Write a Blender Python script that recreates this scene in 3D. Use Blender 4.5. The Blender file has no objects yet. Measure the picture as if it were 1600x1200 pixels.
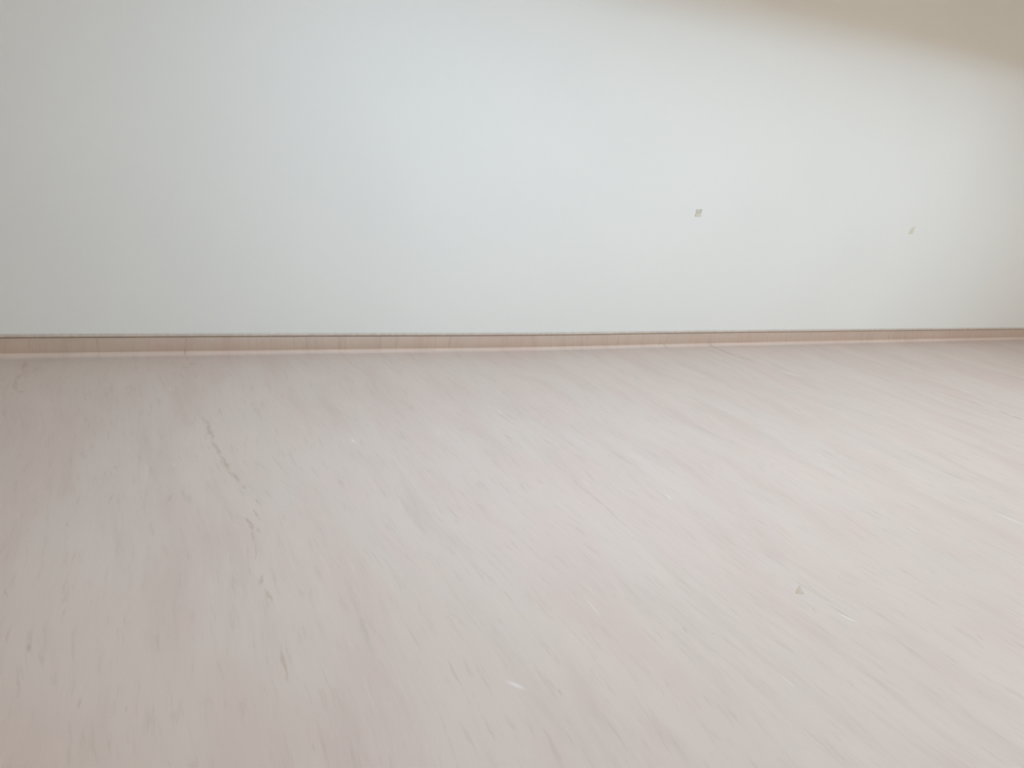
import bpy, bmesh, math
from mathutils import Matrix, Vector

# ------------------------------------------------------------------ camera
scene = bpy.context.scene
C = scene.collection
CAM_H = 1.38
cam_data = bpy.data.cameras.new('camera')
cam_data.sensor_fit = 'HORIZONTAL'
cam_data.sensor_width = 36.0
cam_data.lens = 27.0
cam_data.clip_start = 0.01
cam = bpy.data.objects.new('camera', cam_data)
C.objects.link(cam)
right = Vector((0.89333411, -0.43527978, 0.1117393))
up = Vector((0.03645152, 0.31801074, 0.94738612))
fwd = Vector((0.44791232, 0.84225927, -0.29995645))
m = Matrix.Identity(4)
for i in range(3):
    m[i][0], m[i][1], m[i][2] = right[i], up[i], -fwd[i]
m[2][3] = CAM_H
cam.matrix_world = m
scene.camera = cam

# ------------------------------------------------------------------ world and exposure
world = bpy.data.worlds.new('world')
scene.world = world
world.use_nodes = True
world.node_tree.nodes['Background'].inputs[0].default_value = (0.02, 0.02, 0.02, 1)
world.node_tree.nodes['Background'].inputs[1].default_value = 1.0
vs = scene.view_settings
vs.view_transform = 'Standard'
vs.look = 'None'
vs.gamma = 1.0
vs.use_curve_mapping = False
vs.exposure = 0.03

# lamps made up for their light (x, y, watts): cool panels before the beam, warm pendants behind the viewer
COOL = (0.585, 0.81, 1.0)
WARM = (1.0, 0.91, 0.75)
ADDED_PANELS = [(1.45, 2.3, 59.0), (3.9, 2.3, 35.0), (6.4, 2.15, 51.0)]
ADDED_PENDANTS = [(0.5, -4.0, 31.0), (4.5, -4.0, 86.0), (8.5, -4.0, 206.0)]

# ------------------------------------------------------------------ room sizes (metres)
X0, X1 = -2.2, 9.4
YB, YW = -5.5, 4.6015
ZC = 3.2
COVE_R = 0.024          # height at which the upstand breaks into the cove
COVE_F = 0.034         # how far the cove runs out onto the floor
SHEET = 0.005
TOP = 0.1285


def wall_y(x):
    """the plaster of the long wall is not quite flat: it swells a little near x = 2.6"""
    pts = [(-2.2, 0.020), (-0.4, 0.012), (1.0, -0.006), (2.6, -0.031), (4.0, -0.008),
           (4.8, 0.001), (7.8, 0.026), (9.4, 0.030)]
    if x <= pts[0][0]:
        return YW + pts[0][1]
    for k in range(len(pts) - 1):
        (xa, ya), (xb, yb) = pts[k], pts[k + 1]
        if x <= xb:
            def slope(j):
                j0, j1 = max(j - 1, 0), min(j + 1, len(pts) - 1)
                return (pts[j1][1] - pts[j0][1]) / (pts[j1][0] - pts[j0][0])
            h = xb - xa
            t = (x - xa) / h
            ma, mb = slope(k) * h, slope(k + 1) * h
            return YW + ((2*t**3 - 3*t**2 + 1) * ya + (t**3 - 2*t**2 + t) * ma
                         + (-2*t**3 + 3*t**2) * yb + (t**3 - t**2) * mb)
    return YW + pts[-1][1]


# ------------------------------------------------------------------ node helpers
class NT:
    def __init__(self, tree):
        self.t = tree

    def n(self, kind, **kw):
        nd = self.t.nodes.new(kind)
        for k, v in kw.items():
            if k == 'ins':
                for a, b in v.items():
                    self.put(nd.inputs[a], b)
            else:
                setattr(nd, k, v)
        return nd

    def put(self, sock, v):
        if isinstance(v, bpy.types.NodeSocket):
            self.t.links.new(v, sock)
        else:
            sock.default_value = v

    def math(self, op, a, b=0.0, c=0.0, clamp=False):
        nd = self.t.nodes.new('ShaderNodeMath')
        nd.operation = op
        nd.use_clamp = clamp
        for k, v in enumerate((a, b, c)):
            self.put(nd.inputs[k], v)
        return nd.outputs[0]

    def vmath(self, op, a, b=(0, 0, 0), out=0):
        nd = self.t.nodes.new('ShaderNodeVectorMath')
        nd.operation = op
        self.put(nd.inputs[0], a)
        self.put(nd.inputs[1], b)
        return nd.outputs[out]

    def ramp(self, v, lo, hi, a=0.0, b=1.0, smooth=True):
        nd = self.t.nodes.new('ShaderNodeMapRange')
        nd.interpolation_type = 'SMOOTHSTEP' if smooth else 'LINEAR'
        for k, x in zip(('Value', 'From Min', 'From Max', 'To Min', 'To Max'), (v, lo, hi, a, b)):
            self.put(nd.inputs[k], x)
        return nd.outputs[0]

    def noise(self, vec, scale, detail=4.0, rough=0.55, dist=0.0, flat=False):
        nd = self.n('ShaderNodeTexNoise', noise_dimensions='2D' if flat else '3D')
        self.put(nd.inputs['Vector'], vec)
        nd.inputs['Scale'].default_value = scale
        nd.inputs['Detail'].default_value = detail
        nd.inputs['Roughness'].default_value = rough
        nd.inputs['Distortion'].default_value = dist
        return nd.outputs['Fac']

    def mix(self, fac, a, b, blend='MIX'):
        nd = self.t.nodes.new('ShaderNodeMix')
        nd.data_type = 'RGBA'
        nd.blend_type = blend
        self.put(nd.inputs[0], fac)
        self.put(nd.inputs[6], a)
        self.put(nd.inputs[7], b)
        return nd.outputs[2]


def new_mat(name, rough=0.5, spec=0.5, colour=(0.8, 0.8, 0.8)):
    mt = bpy.data.materials.new(name)
    mt.use_nodes = True
    b = mt.node_tree.nodes['Principled BSDF']
    b.inputs['Roughness'].default_value = rough
    b.inputs['Specular IOR Level'].default_value = spec
    b.inputs['Base Color'].default_value = (*colour, 1)
    return mt, NT(mt.node_tree), b


# ------------------------------------------------------------------ materials
def paint_mat(name, colour, spread=0.02):
    mt, t, b = new_mat(name, 0.55, 0.25)
    pos = t.n('ShaderNodeNewGeometry').outputs['Position']
    n1 = t.noise(pos, 0.8, 1)
    dark = tuple(c * (1 - spread) for c in colour)
    col = t.mix(t.ramp(n1, 0.3, 0.7), (*dark, 1), (*colour, 1))
    t.put(b.inputs['Base Color'], col)
    return mt


# marks in the vinyl: (polyline in metres on the floor sheet, half width, strength, colour key, softness)
MARKS = [
    ([(0.322, 3.562), (0.325, 3.289), (0.339, 3.132), (0.351, 2.981), (0.376, 2.884)], 0.011, 0.75, 'b'),
    ([(0.388, 2.830), (0.390, 2.800)], 0.010, 0.50, 'b'),
    ([(0.410, 2.700), (0.429, 2.640)], 0.006, 0.70, 'b'),
    ([(0.395, 2.621), (0.410, 2.543)], 0.006, 0.80, 'b'),
    ([(0.365, 2.570), (0.368, 2.477)], 0.008, 1.00, 'b'),
    ([(0.368, 2.477), (0.368, 2.378), (0.355, 2.285)], 0.005, 0.70, 'b'),
    ([(0.385, 2.480), (0.388, 2.450)], 0.008, 0.50, 'b'),
    ([(0.356, 2.190), (0.345, 2.125)], 0.006, 0.70, 'b'),
    ([(0.356, 2.096), (0.358, 2.016)], 0.004, 0.60, 'b'),
    ([(0.349, 1.821), (0.339, 1.657)], 0.005, 0.60, 'b'),
    ([(5.248, 3.349), (5.310, 3.146), (5.300, 3.050)], 0.010, 0.95, 'b'),
    ([(5.210, 3.041), (5.232, 2.898)], 0.010, 0.90, 'b'),
    ([(5.353, 2.930), (5.312, 2.825), (5.331, 2.749), (5.34, 2.60)], 0.011, 1.00, 'b'),
    ([(4.175, 4.640), (4.199, 4.508), (4.196, 4.296), (4.258, 4.207)], 0.016, 1.00, 'g'),
    ([(4.170, 4.640), (4.178, 4.760)], 0.010, 0.80, 'b'),
    ([(3.745, 4.690), (3.765, 4.760)], 0.012, 0.60, 'b'),
    ([(3.765, 4.680), (3.718, 4.606), (3.738, 4.552)], 0.012, 1.00, 'g'),
    ([(-0.471, 4.560), (-0.467, 4.337), (-0.486, 4.216)], 0.014, 0.60, 'b'),
    ([(-0.486, 4.216), (-0.470, 4.060), (-0.440, 4.048)], 0.012, 0.60, 'b'),
    ([(0.306, 4.580), (0.312, 4.640), (0.312, 4.760)], 0.007, 1.00, 'b'),
    ([(0.345, 4.660), (0.345, 4.760)], 0.007, 0.70, 'b'),
    ([(0.319, 4.434), (0.339, 4.433)], 0.016, 0.50, 'b'),
    ([(2.153, 1.864), (2.143, 1.689), (2.138, 1.543)], 0.0045, 0.55, 'g'),
    ([(2.040, 1.524), (2.023, 1.468)], 0.004, 0.60, 'g'),
    ([(1.737, 2.607), (1.726, 2.045)], 0.007, 0.45, 'g'),
    ([(0.603, 2.108), (0.568, 1.645)], 0.010, 0.28, 'g'),
    ([(0.948, 2.610), (0.943, 2.250)], 0.014, 0.30, 'g'),
    ([(1.752, 3.478), (1.769, 3.238)], 0.009, 0.45, 'g'),
    ([(2.310, 2.112), (2.328, 2.011)], 0.006, 0.45, 'g'),
    ([(2.104, 1.450), (2.130, 1.384)], 0.0040, 0.95, 'w'),
    ([(3.565, 1.830), (3.585, 1.700)], 0.0060, 0.95, 'w'),
    ([(0.887, 1.490), (0.915, 1.453)], 0.0085, 0.65, 'w'),
    ([(4.285, 3.946), (4.363, 3.771)], 0.018, 0.55, 'w'),
    ([(1.304, 1.774), (1.300, 1.677)], 0.0035, 0.45, 'w'),
    ([(0.911, 3.210), (0.918, 3.170)], 0.008, 0.60, 'w'),
    ([(1.841, 1.183), (1.836, 1.150)], 0.0040, 0.50, 'g'),
    ([(2.483, 1.218), (2.477, 1.188)], 0.0048, 0.50, 'g'),
    ([(1.590, 1.500), (1.605, 1.482)], 0.0040, 0.50, 'g'),
    ([(1.007, 1.428), (1.004, 1.397)], 0.0034, 0.70, 'b'),
    ([(0.972, 1.319), (0.969, 1.284)], 0.0033, 0.50, 'g'),
    ([(1.821, 1.543), (1.818, 1.504)], 0.0043, 0.40, 'g'),
    ([(1.522, 1.548), (1.519, 1.515)], 0.0040, 0.50, 'g'),
    ([(-0.252, 2.020), (-0.251, 1.976)], 0.0038, 0.70, 'b'),
    ([(-0.124, 1.765), (-0.128, 1.726)], 0.0035, 0.60, 'g'),
    ([(-0.028, 1.706), (-0.030, 1.679)], 0.0034, 0.50, 'g'),
    ([(-0.053, 3.114), (-0.044, 3.046)], 0.0053, 0.50, 'b'),
    ([(-0.061, 2.869), (-0.071, 2.778)], 0.0049, 0.50, 'b'),
    ([(0.141, 2.812), (0.111, 2.735)], 0.0048, 0.50, 'b'),
    ([(0.768, 1.357), (0.766, 1.307)], 0.0032, 0.50, 'g'),
    ([(3.183, 2.385), (3.160, 2.329)], 0.0065, 0.40, 'g'),
    ([(-0.196, 2.670), (-0.191, 2.641)], 0.0047, 0.50, 'b'),
    ([(0.349, 1.436), (0.350, 1.405)], 0.0031, 0.50, 'g'),
    ([(1.304, 1.314), (1.305, 1.282)], 0.0036, 0.35, 'g'),
    ([(-0.330, 2.301), (-0.321, 2.248)], 0.0042, 0.50, 'b'),
    ([(2.451, 2.614), (2.422, 2.508)], 0.0059, 0.30, 'g'),
    ([(2.274, 2.847), (2.333, 2.564)], 0.0635, 0.50, 'p'),
    ([(1.105, 1.610), (1.032, 1.189)], 0.0371, 0.70, 'p'),
    ([(1.173, 1.280), (1.191, 1.090)], 0.0361, 0.60, 'p'),
    ([(2.111, 1.350), (2.230, 1.261)], 0.0481, 0.55, 'p'),
    ([(1.852, 1.345), (1.831, 1.242)], 0.0440, 0.50, 'p'),
    ([(2.727, 1.358), (2.720, 1.259)], 0.0554, 0.55, 'p'),
    ([(0.995, 2.628), (0.968, 2.266)], 0.0495, 0.50, 'p'),
    ([(0.612, 2.185), (0.577, 1.605)], 0.0399, 0.45, 'p'),
    ([(1.850, 3.008), (1.819, 2.707)], 0.0610, 0.40, 'p'),
    ([(2.170, 1.864), (2.162, 1.798)], 0.0526, 0.60, 'p'),
    ([(-0.408, 3.798), (-0.202, 3.606)], 0.0660, 0.30, 'p'),
]
MARK_COL = {'b': (0.43, 0.31, 0.215, 1), 'g': (0.45, 0.36, 0.31, 1), 'w': (0.82, 0.755, 0.71, 1), 'p': (0.575, 0.425, 0.375, 1)}


def vinyl_mat(name, tint3, marks, gain=1.0):
    mt, t, b = new_mat(name, 0.42, 0.35)
    uv = t.n('ShaderNodeUVMap', uv_map='sheet').outputs[0]
    # the streaks run along v and wander a little
    wob = t.noise(t.vmath('MULTIPLY', uv, (0.9, 0.9, 1)), 1.0, 1)
    wob2 = t.noise(t.vmath('MULTIPLY', uv, (5.0, 4.0, 1)), 1.0, 1)
    sep = t.n('ShaderNodeSeparateXYZ', ins={0: uv})
    u = t.math('ADD', sep.outputs[0], t.math('MULTIPLY', t.math('SUBTRACT', wob, 0.5), 0.22))
    u = t.math('ADD', u, t.math('MULTIPLY', t.math('SUBTRACT', wob2, 0.5), 0.022))
    v = sep.outputs[1]
    st = t.n('ShaderNodeCombineXYZ', ins={0: u, 1: v, 2: 0.0}).outputs[0]

    def layer(su, sv, off, detail=5, rough=0.6):
        return t.noise(t.vmath('ADD', t.vmath('MULTIPLY', st, (su, sv, 1)), (off, off * 0.7, off * 1.3)),
                       1.0, detail, rough)

    broad = layer(2.2, 0.7, 3.1, 2)
    tint = layer(3.0, 0.9, 17.7, 2)
    band = layer(9.0, 1.3, 7.9, 4)
    fine = layer(48.0, 5.0, 29.3, 5, 0.70)
    dash = layer(26.0, 3.4, 41.2, 2, 0.5)
    chip = layer(32.0, 5.5, 57.9, 1, 0.5)
    gate = layer(3.0, 1.5, 71.0, 1)

    def shade(*c):
        return (*(x * k for x, k in zip(c, tint3)), 1)
    grey = shade(0.647, 0.519, 0.446)
    pink = shade(0.641, 0.492, 0.425)
    pale = shade(0.684, 0.542, 0.467)
    deep = shade(0.543, 0.411, 0.342)
    col = t.mix(t.ramp(tint, 0.42, 0.62), grey, pink)
    col = t.mix(t.ramp(broad, 0.45, 0.70, 0, 0.45), col, pale)
    col = t.mix(t.ramp(band, 0.50, 0.72, 0, 0.28 * gain), col, deep)
    col = t.mix(t.ramp(band, 0.46, 0.28, 0, 0.30 * gain), col, pale)
    col = t.mix(t.ramp(fine, 0.52, 0.74, 0, 0.58 * gain), col, deep)
    col = t.mix(t.ramp(fine, 0.46, 0.26, 0, 0.55 * gain), col, pale)
    dk = t.math('MULTIPLY', t.ramp(dash, 0.66, 0.76), t.ramp(gate, 0.45, 0.6))
    col = t.mix(t.math('MULTIPLY', dk, 0.30), col, shade(0.43, 0.35, 0.30))
    ch = t.math('MULTIPLY', t.ramp(chip, 0.74, 0.84), t.ramp(gate, 0.56, 0.42))
    col = t.mix(t.math('MULTIPLY', ch, 0.28), col, (0.85, 0.83, 0.81, 1))

    # the individual veins and scuffs
    warp = t.n('ShaderNodeTexNoise', ins={'Vector': t.vmath('MULTIPLY', uv, (28, 13, 1)), 'Scale': 1.0, 'Detail': 3.0})
    wv = t.vmath('MULTIPLY', t.vmath('SUBTRACT', warp.outputs['Color'], (0.5, 0.5, 0.5)), (0.035, 0.05, 0.0))
    p = t.vmath('MULTIPLY', t.vmath('ADD', uv, wv), (1, 1, 0))
    brk = t.ramp(t.noise(t.vmath('MULTIPLY', uv, (60, 22, 1)), 1.0, 2), 0.30, 0.58, 0.35, 1.0)
    for key in 'pbgw':
        acc = None
        for pl, w, s, k in marks:
            if k != key:
                continue
            for a, c in zip(pl, pl[1:]):
                half = math.hypot(c[0] - a[0], c[1] - a[1]) / 2 + w
                mp = t.n('ShaderNodeMapping', vector_type='TEXTURE', ins={'Vector': p if key != 'w' else uv})
                mp.inputs['Location'].default_value = ((a[0] + c[0]) / 2, (a[1] + c[1]) / 2, 0)
                mp.inputs['Rotation'].default_value = (0, 0, math.atan2(c[1] - a[1], c[0] - a[0]))
                mp.inputs['Scale'].default_value = (half * 1.15, w * 1.3, 1)
                d = t.vmath('LENGTH', mp.outputs[0], out=1)
                mk = t.ramp(d, 1.0, 0.25, 0.0, s, smooth=False)
                acc = mk if acc is None else t.math('MAXIMUM', acc, mk)
        if acc is None:
            continue
        fac = t.math('MULTIPLY', acc, brk) if key in 'bg' else acc
        if key == 'p':
            fac = t.math('MULTIPLY', acc, t.ramp(band, 0.30, 0.62, 0.15, 0.75))
        col = t.mix(t.math('MULTIPLY', fac, 0.75), col, MARK_COL[key])
    t.put(b.inputs['Base Color'], col)
    t.put(b.inputs['Roughness'], t.ramp(band, 0.3, 0.7, 0.40, 0.48))
    return mt


WALL = paint_mat('off_white_wall_paint', (0.800, 0.800, 0.785))
SIDE = paint_mat('cream_wall_paint', (0.780, 0.740, 0.680))
CEIL = paint_mat('ceiling_paint', (0.80, 0.78, 0.74))

# the same sheet everywhere; each strip of it only carries the veins that cross it (keeps the shader light)
STRIP_W, STRIP_X0, STRIP_N = 0.6, -0.8, 11


def strip_marks(k):
    a, b = STRIP_X0 + k * STRIP_W, STRIP_X0 + (k + 1) * STRIP_W
    return [q for q in MARKS if min(c[0] for c in q[0]) - 0.16 < b and max(c[0] for c in q[0]) + 0.16 > a]


VINYLS = [vinyl_mat('marbled_sheet_vinyl', (1, 1, 1), [])]
VINYLS += [vinyl_mat('marbled_sheet_vinyl', (1, 1, 1), strip_marks(k)) for k in range(STRIP_N)]


def strip_index(xa, xb):
    k = math.floor(((xa + xb) / 2 - STRIP_X0) / STRIP_W)
    return k + 1 if 0 <= k < STRIP_N else 0


VINYL = VINYLS[0]
UPSTAND_SHADE = vinyl_mat('marbled_vinyl_shaded', (0.80, 0.765, 0.73), [q for q in MARKS if any(a[1] > 4.62 for a in q[0])], 1.6)  # floor sheet again, tinted darker to paint in the upstand's shade


def plain(name, colour, rough=0.5, spec=0.4, scale=40.0, spread=0.12):
    mt, t, b = new_mat(name, rough, spec)
    pos = t.n('ShaderNodeNewGeometry').outputs['Position']
    nz = t.noise(pos, scale, 3)
    dark = tuple(c * (1 - spread) for c in colour)
    t.put(b.inputs['Base Color'], t.mix(t.ramp(nz, 0.35, 0.65), (*dark, 1), (*colour, 1)))
    return mt


CAP = plain('greige_capping_plastic', (0.62, 0.54, 0.485), 0.45)
CAP_SHADE = plain('brown_cap_shade', (0.37, 0.28, 0.205), 0.7)  # brown that paints the shadow line under the cap
METAL = plain('white_enamel', (0.80, 0.80, 0.78), 0.4, spread=0.03)


def glow_mat(name, colour, strength):
    mt, t, b = new_mat(name, 0.4, 0.3, (0.8, 0.8, 0.8))
    b.inputs['Emission Color'].default_value = (*colour, 1)
    b.inputs['Emission Strength'].default_value = strength
    mt.cycles.emission_sampling = 'NONE'
    return mt


COOL_GLOW = glow_mat('cool_panel_glow', COOL, 2.0)
WARM_GLOW = glow_mat('warm_bulb_glow', WARM, 3.0)


# ------------------------------------------------------------------ mesh helpers
def mesh_obj(name, verts, faces, mat, parent=None, uvs=None, smooth=False):
    me = bpy.data.meshes.new(name)
    me.from_pydata(verts, [], faces)
    if uvs is not None:
        lay = me.uv_layers.new(name='sheet')
        for lp in me.loops:
            lay.data[lp.index].uv = uvs[lp.vertex_index]
    me.materials.append(mat)
    if smooth:
        for q in me.polygons:
            q.use_smooth = True
    me.update()
    o = bpy.data.objects.new(name, me)
    C.objects.link(o)
    if parent:
        o.parent = parent
    return o


def structure(o, label, cat):
    o['kind'] = 'structure'
    o['label'] = label
    o['category'] = cat
    return o


def slab(name, x0, x1, y0, y1, z0, z1, mat, parent=None):
    v = [(x, y, z) for z in (z0, z1) for y in (y0, y1) for x in (x0, x1)]
    f = [(0, 2, 3, 1), (4, 5, 7, 6), (0, 1, 5, 4), (2, 6, 7, 3), (0, 4, 6, 2), (1, 3, 7, 5)]
    return mesh_obj(name, v, f, mat, parent)


NX = 116
XS = [X0 + (X1 - X0) * k / NX for k in range(NX + 1)]

# ------------------------------------------------------------------ floor (one welded sheet, its edge coved up the walls)
e = SHEET + COVE_F
fv, fuv, ff = [], [], []
xs_in = [min(max(x, X0 + e), X1 - e) for x in XS]
for x in xs_in:
    for y in (YB + e, 0.6, 3.0, wall_y(x) - e):
        fv.append((x, y, 0.0))
        fuv.append((x, y))
for k in range(NX):
    for j in range(3):
        a = k * 4 + j
        ff.append((a, a + 4, a + 5, a + 1))
floor = structure(mesh_obj('floor', fv, ff, VINYL, uvs=fuv),
                  'pale pinkish beige marbled vinyl floor with streaky veins', 'floor')
for mt in VINYLS[1:]:
    floor.data.materials.append(mt)
for k in range(NX):
    for j in (1, 2):
        floor.data.polygons[k * 3 + j].material_index = strip_index(xs_in[k], xs_in[k + 1])
base = slab('floor_slab', X0 - 0.1, X1 + 0.1, YB - 0.1, YW + 0.2, -0.12, -0.004, plain('concrete', (0.5, 0.5, 0.48)), floor)

# ------------------------------------------------------------------ walls and ceiling
wv_, wf = [], []
for x in XS:
    wy = wall_y(x)
    wv_ += [(x, wy, 0.0), (x, wy, ZC), (x, YW + 0.18, ZC), (x, YW + 0.18, 0.0)]
for k in range(NX):
    a = k * 4
    for j in range(4):
        c = (j + 1) % 4
        wf.append((a + j, a + 4 + j, a + 4 + c, a + c))
wf += [(0, 1, 2, 3), (NX*4 + 3, NX*4 + 2, NX*4 + 1, NX*4)]
structure(mesh_obj('wall_back', wv_, wf, WALL, smooth=False),
          'long plain off white painted wall above the skirting', 'wall')
structure(slab('wall_left', X0 - 0.15, X0, YB - 0.15, YW + 0.18, 0, ZC, SIDE), 'cream painted side wall left of the view', 'wall')
structure(slab('wall_right', X1, X1 + 0.15, YB - 0.15, YW + 0.18, 0, ZC, SIDE), 'cream painted side wall right of the view', 'wall')
structure(slab('wall_front', X0, X1, YB - 0.15, YB, 0, ZC, SIDE), 'cream painted wall behind the viewer', 'wall')
structure(slab('ceiling', X0 - 0.15, X1 + 0.15, YB - 0.15, YW + 0.18, ZC, ZC + 0.15, CEIL), 'plain white ceiling above the room', 'ceiling')
structure(slab('added_beam_1', X0, X1, 3.02, 3.14, 2.90, ZC, CEIL), 'added white ceiling beam along the long wall, shading its top', 'beam')  # unseen beam, added to cast the soft shadow on the upper wall


# ------------------------------------------------------------------ coved skirting
def profile():
    """(distance out of the wall, height, run along the sheet beyond the floor edge)"""
    pts = []
    ax, az = SHEET + COVE_F, 0.0
    bx_, bz = SHEET, COVE_R
    c1, c2 = (SHEET + COVE_F * 0.30, 0.0), (SHEET + COVE_F * 0.03, COVE_R * 0.38)
    for k in range(11):
        s = k / 10
        q = [(1-s)**3, 3*(1-s)**2*s, 3*(1-s)*s*s, s**3]
        pts.append((q[0]*ax + q[1]*c1[0] + q[2]*c2[0] + q[3]*bx_,
                    q[0]*az + q[1]*c1[1] + q[2]*c2[1] + q[3]*bz))
    return pts


def skirting(name, path, outw, label):
    """path: list of (x, y) wall points; outw: list of unit vectors out of the wall; uv continues the floor's"""
    cv = profile()
    up_pts = [(SHEET, COVE_R), (SHEET, TOP - 0.019), (0.0, TOP - 0.017)]
    verts, uvs, faces = [], [], []
    kinds = []
    nc = len(cv)
    n = nc + len(up_pts)
    for (px, py), (ox, oy) in zip(path, outw):
        run, prev = 0.0, cv[0]
        fx, fy = px + ox * (SHEET + COVE_F), py + oy * (SHEET + COVE_F)
        for d, z in cv + up_pts:
            run += math.hypot(d - prev[0], z - prev[1])
            prev = (d, z)
            verts.append((px + ox * d, py + oy * d, z))
            uvs.append((fx - ox * run, fy - oy * run))
    for k in range(len(path) - 1):
        for j in range(n - 1):
            if j == nc - 1:
                continue
            a = k * n + j
            faces.append((a, a + n, a + n + 1, a + 1))
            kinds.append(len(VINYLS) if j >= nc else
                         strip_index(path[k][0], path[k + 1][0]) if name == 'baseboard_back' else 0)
    o = structure(mesh_obj(name, verts, faces, VINYL, uvs=uvs, smooth=True), label, 'skirting')
    for mt in VINYLS[1:] + [UPSTAND_SHADE]:
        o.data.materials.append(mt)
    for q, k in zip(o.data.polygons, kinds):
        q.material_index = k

    def strip(nm, prof, mat):
        v, f = [], []
        q = len(prof)
        for (px, py), (ox, oy) in zip(path, outw):
            v += [(px + ox * d, py + oy * d, z) for d, z in prof]
        for k in range(len(path) - 1):
            for j in range(q):
                a, b_ = k * q + j, k * q + (j + 1) % q
                f.append((a, a + q, b_ + q, b_))
        f += [tuple(range(q)), tuple(range((len(path) - 1) * q, len(path) * q))[::-1]]
        return mesh_obj(nm, v, f, mat, o)

    T = TOP
    strip('capping_strip', [(-0.001, T), (0.005, T - 0.0006), (0.0085, T - 0.003), (0.0095, T - 0.006),
                            (0.0095, T - 0.0150), (-0.001, T - 0.0150)], CAP)
    strip('cap_shade_line', [(-0.001, T - 0.0150), (0.0080, T - 0.0150), (0.0070, T - 0.0210),
                           (0.0052, T - 0.0225), (-0.001, T - 0.0225)], CAP_SHADE)  # dark strip in place of the shade below the cap
    return o


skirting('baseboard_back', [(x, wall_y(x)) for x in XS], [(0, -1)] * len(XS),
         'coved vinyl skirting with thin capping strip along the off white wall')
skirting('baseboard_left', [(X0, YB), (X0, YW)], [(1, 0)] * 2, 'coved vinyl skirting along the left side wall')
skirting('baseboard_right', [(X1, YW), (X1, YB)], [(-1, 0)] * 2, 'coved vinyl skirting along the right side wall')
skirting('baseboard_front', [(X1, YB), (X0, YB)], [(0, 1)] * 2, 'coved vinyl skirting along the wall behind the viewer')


# ------------------------------------------------------------------ lamps (unseen, added for their light)
def tag(o, label, cat, group=None):
    o['label'] = label
    o['category'] = cat
    if group:
        o['group'] = group
    return o


def added_panel_lamp(x, y, power, label):  # unseen fixture, added to throw cool light on wall and floor
    r = bpy.data.objects.new('added_ceiling_light', None)
    C.objects.link(r)
    r.location = (x, y, ZC)
    tag(r, label, 'ceiling light', 'added cool ceiling panel lights')
    slab('housing', -0.62, 0.62, -0.22, 0.22, -0.06, 0.0, METAL, r)
    slab('diffuser', -0.60, 0.60, -0.20, 0.20, -0.066, -0.06, COOL_GLOW, r)
    ld = bpy.data.lights.new('added_panel_light', 'AREA')
    ld.shape = 'RECTANGLE'
    ld.size, ld.size_y = 1.2, 0.40
    ld.spread = math.radians(168)      # dims towards grazing angles, to darken the upper wall
    ld.color = COOL
    ld.energy = power
    lo = bpy.data.objects.new('added_panel_light', ld)
    C.objects.link(lo)
    lo.parent = r
    lo.location = (0, 0, -0.07)


def added_dish_lamp(x, y, power, label):  # unseen fixture, added as warm fill for the whole room
    r = bpy.data.objects.new('added_pendant_lamp', None)
    C.objects.link(r)
    r.location = (x, y, ZC)
    tag(r, label, 'lamp', 'added warm pendant lamps')

    def lathe(nm, prof, mat):
        v, f, n = [], [], 20
        for rad, z in prof:
            v += [(rad * math.cos(2*math.pi*k/n), rad * math.sin(2*math.pi*k/n), z) for k in range(n)]
        for j in range(len(prof) - 1):
            for k in range(n):
                f.append((j*n + k, j*n + (k+1) % n, (j+1)*n + (k+1) % n, (j+1)*n + k))
        return mesh_obj(nm, v, f, mat, r, smooth=True)
    lathe('canopy', [(0.0, -0.03), (0.06, -0.03), (0.06, 0.0)], METAL)
    lathe('cord', [(0.004, -0.62), (0.004, -0.03)], METAL)
    lathe('shade', [(0.26, -0.76), (0.20, -0.70), (0.10, -0.65), (0.03, -0.62), (0.0, -0.62)], METAL)
    lathe('bulb', [(0.0, -0.78), (0.03, -0.765), (0.04, -0.74), (0.03, -0.70), (0.015, -0.66), (0.0, -0.65)], WARM_GLOW)
    ld = bpy.data.lights.new('added_bulb_light', 'POINT')
    ld.shadow_soft_size = 0.06
    ld.color = WARM
    ld.energy = power
    lo = bpy.data.objects.new('added_bulb_light', ld)
    C.objects.link(lo)
    lo.parent = r
    lo.location = (0, 0, -0.86)


for (x, y, s), w in zip(ADDED_PANELS, ('left one', 'middle one', 'right one')):
    if s > 0:
        added_panel_lamp(x, y, s, 'added cool white ceiling panel light, %s of the row before the beam' % w)
for (x, y, s), w in zip(ADDED_PENDANTS, ('left one', 'middle one', 'right one')):
    if s > 0:
        added_dish_lamp(x, y, s, 'added warm pendant lamp, %s of the row behind the viewer' % w)


# ------------------------------------------------------------------ small things left on the wall and floor
def flake(name, outline, origin, ax, ay, az, thick, mat, parent=None, lift=0.0):
    """thin torn flake: outline in metres in the plane ax-ay, standing thick along az, its edge bevelled"""
    n = len(outline)
    cx = sum(q[0] for q in outline) / n
    cy = sum(q[1] for q in outline) / n
    o3, X, Y, Z = Vector(origin), Vector(ax), Vector(ay), Vector(az)
    v = [tuple(o3 + X*x + Y*y + Z*lift) for x, y in outline]
    v += [tuple(o3 + X*(cx + (x-cx)*0.86) + Y*(cy + (y-cy)*0.86) + Z*(lift + thick)) for x, y in outline]
    f = [tuple(range(n))[::-1], tuple(range(n, 2*n))]
    f += [(k, (k+1) % n, n + (k+1) % n, n + k) for k in range(n)]
    return mesh_obj(name, v, f, mat, parent)


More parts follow.
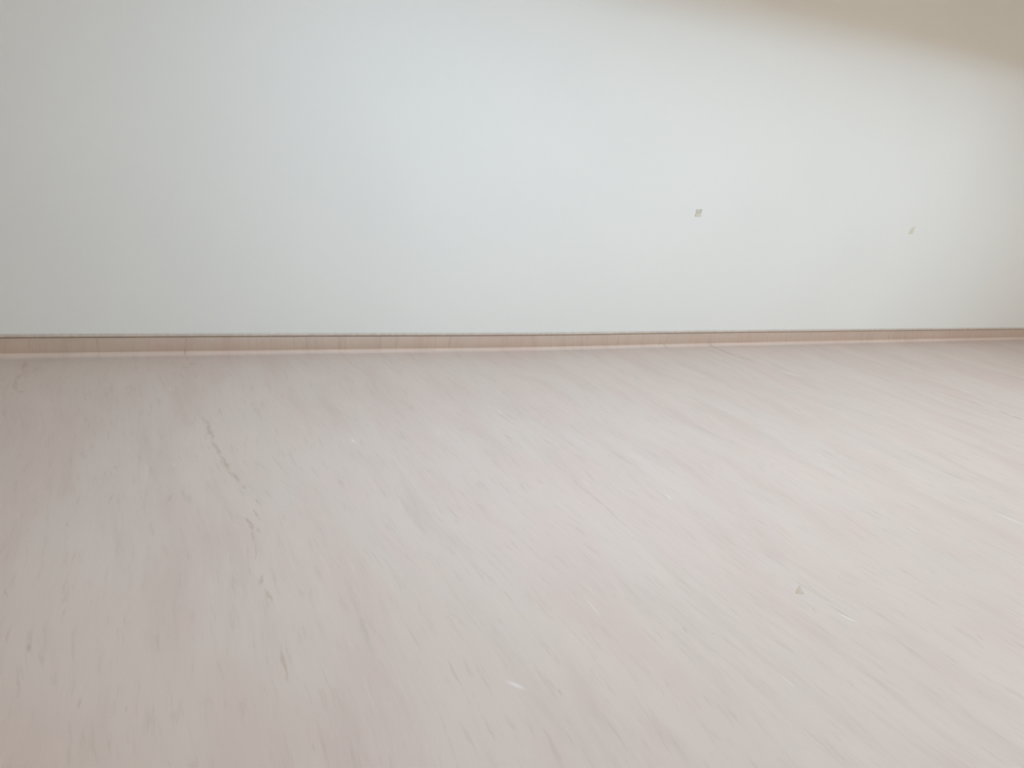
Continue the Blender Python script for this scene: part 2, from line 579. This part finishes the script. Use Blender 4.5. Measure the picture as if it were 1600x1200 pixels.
GLUE = plain('yellowed_glue', (0.69, 0.66, 0.57), 0.6, spread=0.05, scale=60.0)
GLUE_PALE = plain('bare_plaster', (0.79, 0.77, 0.73), 0.7, spread=0.04, scale=60.0)
RIDGE = plain('grey_brown_glue_ridge', (0.52, 0.48, 0.43), 0.6, spread=0.1, scale=90.0)
TAN = plain('tan_crumb', (0.60, 0.46, 0.36), 0.7, spread=0.15, scale=120.0)


def empty(name, loc, label, cat):
    r = bpy.data.objects.new(name, None)
    C.objects.link(r)
    r.location = loc
    return tag(r, label, cat)


AX, AY, AZ = (1, 0, 0), (0, 0, 0.87), (0, -1, 0)
PX, PZ = 3.825, 1.026
r = empty('glue_patch', (PX, wall_y(PX), PZ), 'square yellowed glue patch with dark diagonal ridges on the off white wall', 'glue patch')
flake('base_film', [(-.030, -.034), (.004, -.036), (.034, -.030), (.034, .004), (.036, .036), (.006, .040), (-.026, .036), (-.032, .006)],
      (0, 0, 0), AX, AY, AZ, 0.0008, GLUE_PALE, r)
flake('glue_square', [(-.024, -.030), (.026, -.028), (.027, .000), (.030, .030), (-.022, .032), (-.028, .006)],
      (0, 0, 0), AX, AY, AZ, 0.0006, GLUE, r, 0.0009)
flake('glue_ridge', [(-.020, -.006), (.004, .004), (.026, .010), (.026, .018), (.002, .011), (-.021, .003)],
      (0, 0, 0), AX, AY, AZ, 0.0012, RIDGE, r, 0.0016)
flake('glue_ridge', [(.004, .022), (.026, .024), (.027, .034), (.006, .032)], (0, 0, 0), AX, AY, AZ, 0.0012, RIDGE, r, 0.0016)
flake('glue_ridge', [(-.026, .014), (-.018, .012), (-.015, .030), (-.024, .028)], (0, 0, 0), AX, AY, AZ, 0.0012, RIDGE, r, 0.0016)
flake('glue_ridge', [(-.027, -.028), (-.020, -.030), (-.017, -.012), (-.025, -.010)], (0, 0, 0), AX, AY, AZ, 0.0010, RIDGE, r, 0.0016)

PX, PZ = 6.255, 1.024
AY = (0, 0, 1)
r = empty('paint_chip', (PX, wall_y(PX), PZ), 'small irregular chipped spot on the wall, right of the square glue patch', 'paint chip')
flake('chip_rim', [(-.050, -.040), (-.006, -.036), (.036, -.030), (.044, .008), (.050, .046), (.008, .040), (-.026, .026), (-.040, -.006)],
      (0, 0, 0), AX, AY, AZ, 0.0008, GLUE_PALE, r)
flake('chip_centre', [(-.036, -.034), (.008, -.030), (.030, -.018), (.020, .004), (.026, .030), (.002, .028), (-.018, .010), (-.030, -.010)],
      (0, 0, 0), AX, AY, AZ, 0.0008, GLUE, r, 0.0009)

o = flake('floor_crumb', [(-.031, -.010), (-.018, -.017), (.002, -.020), (.011, -.004), (.028, .025), (.003, .013)],
          (2.077, 1.597, 0.0), (1, 0, 0), (0, 1, 0), (0, 0, 1), 0.0012, TAN)
tag(o, 'tiny tan crumb lying alone on the pale marbled floor', 'crumb')
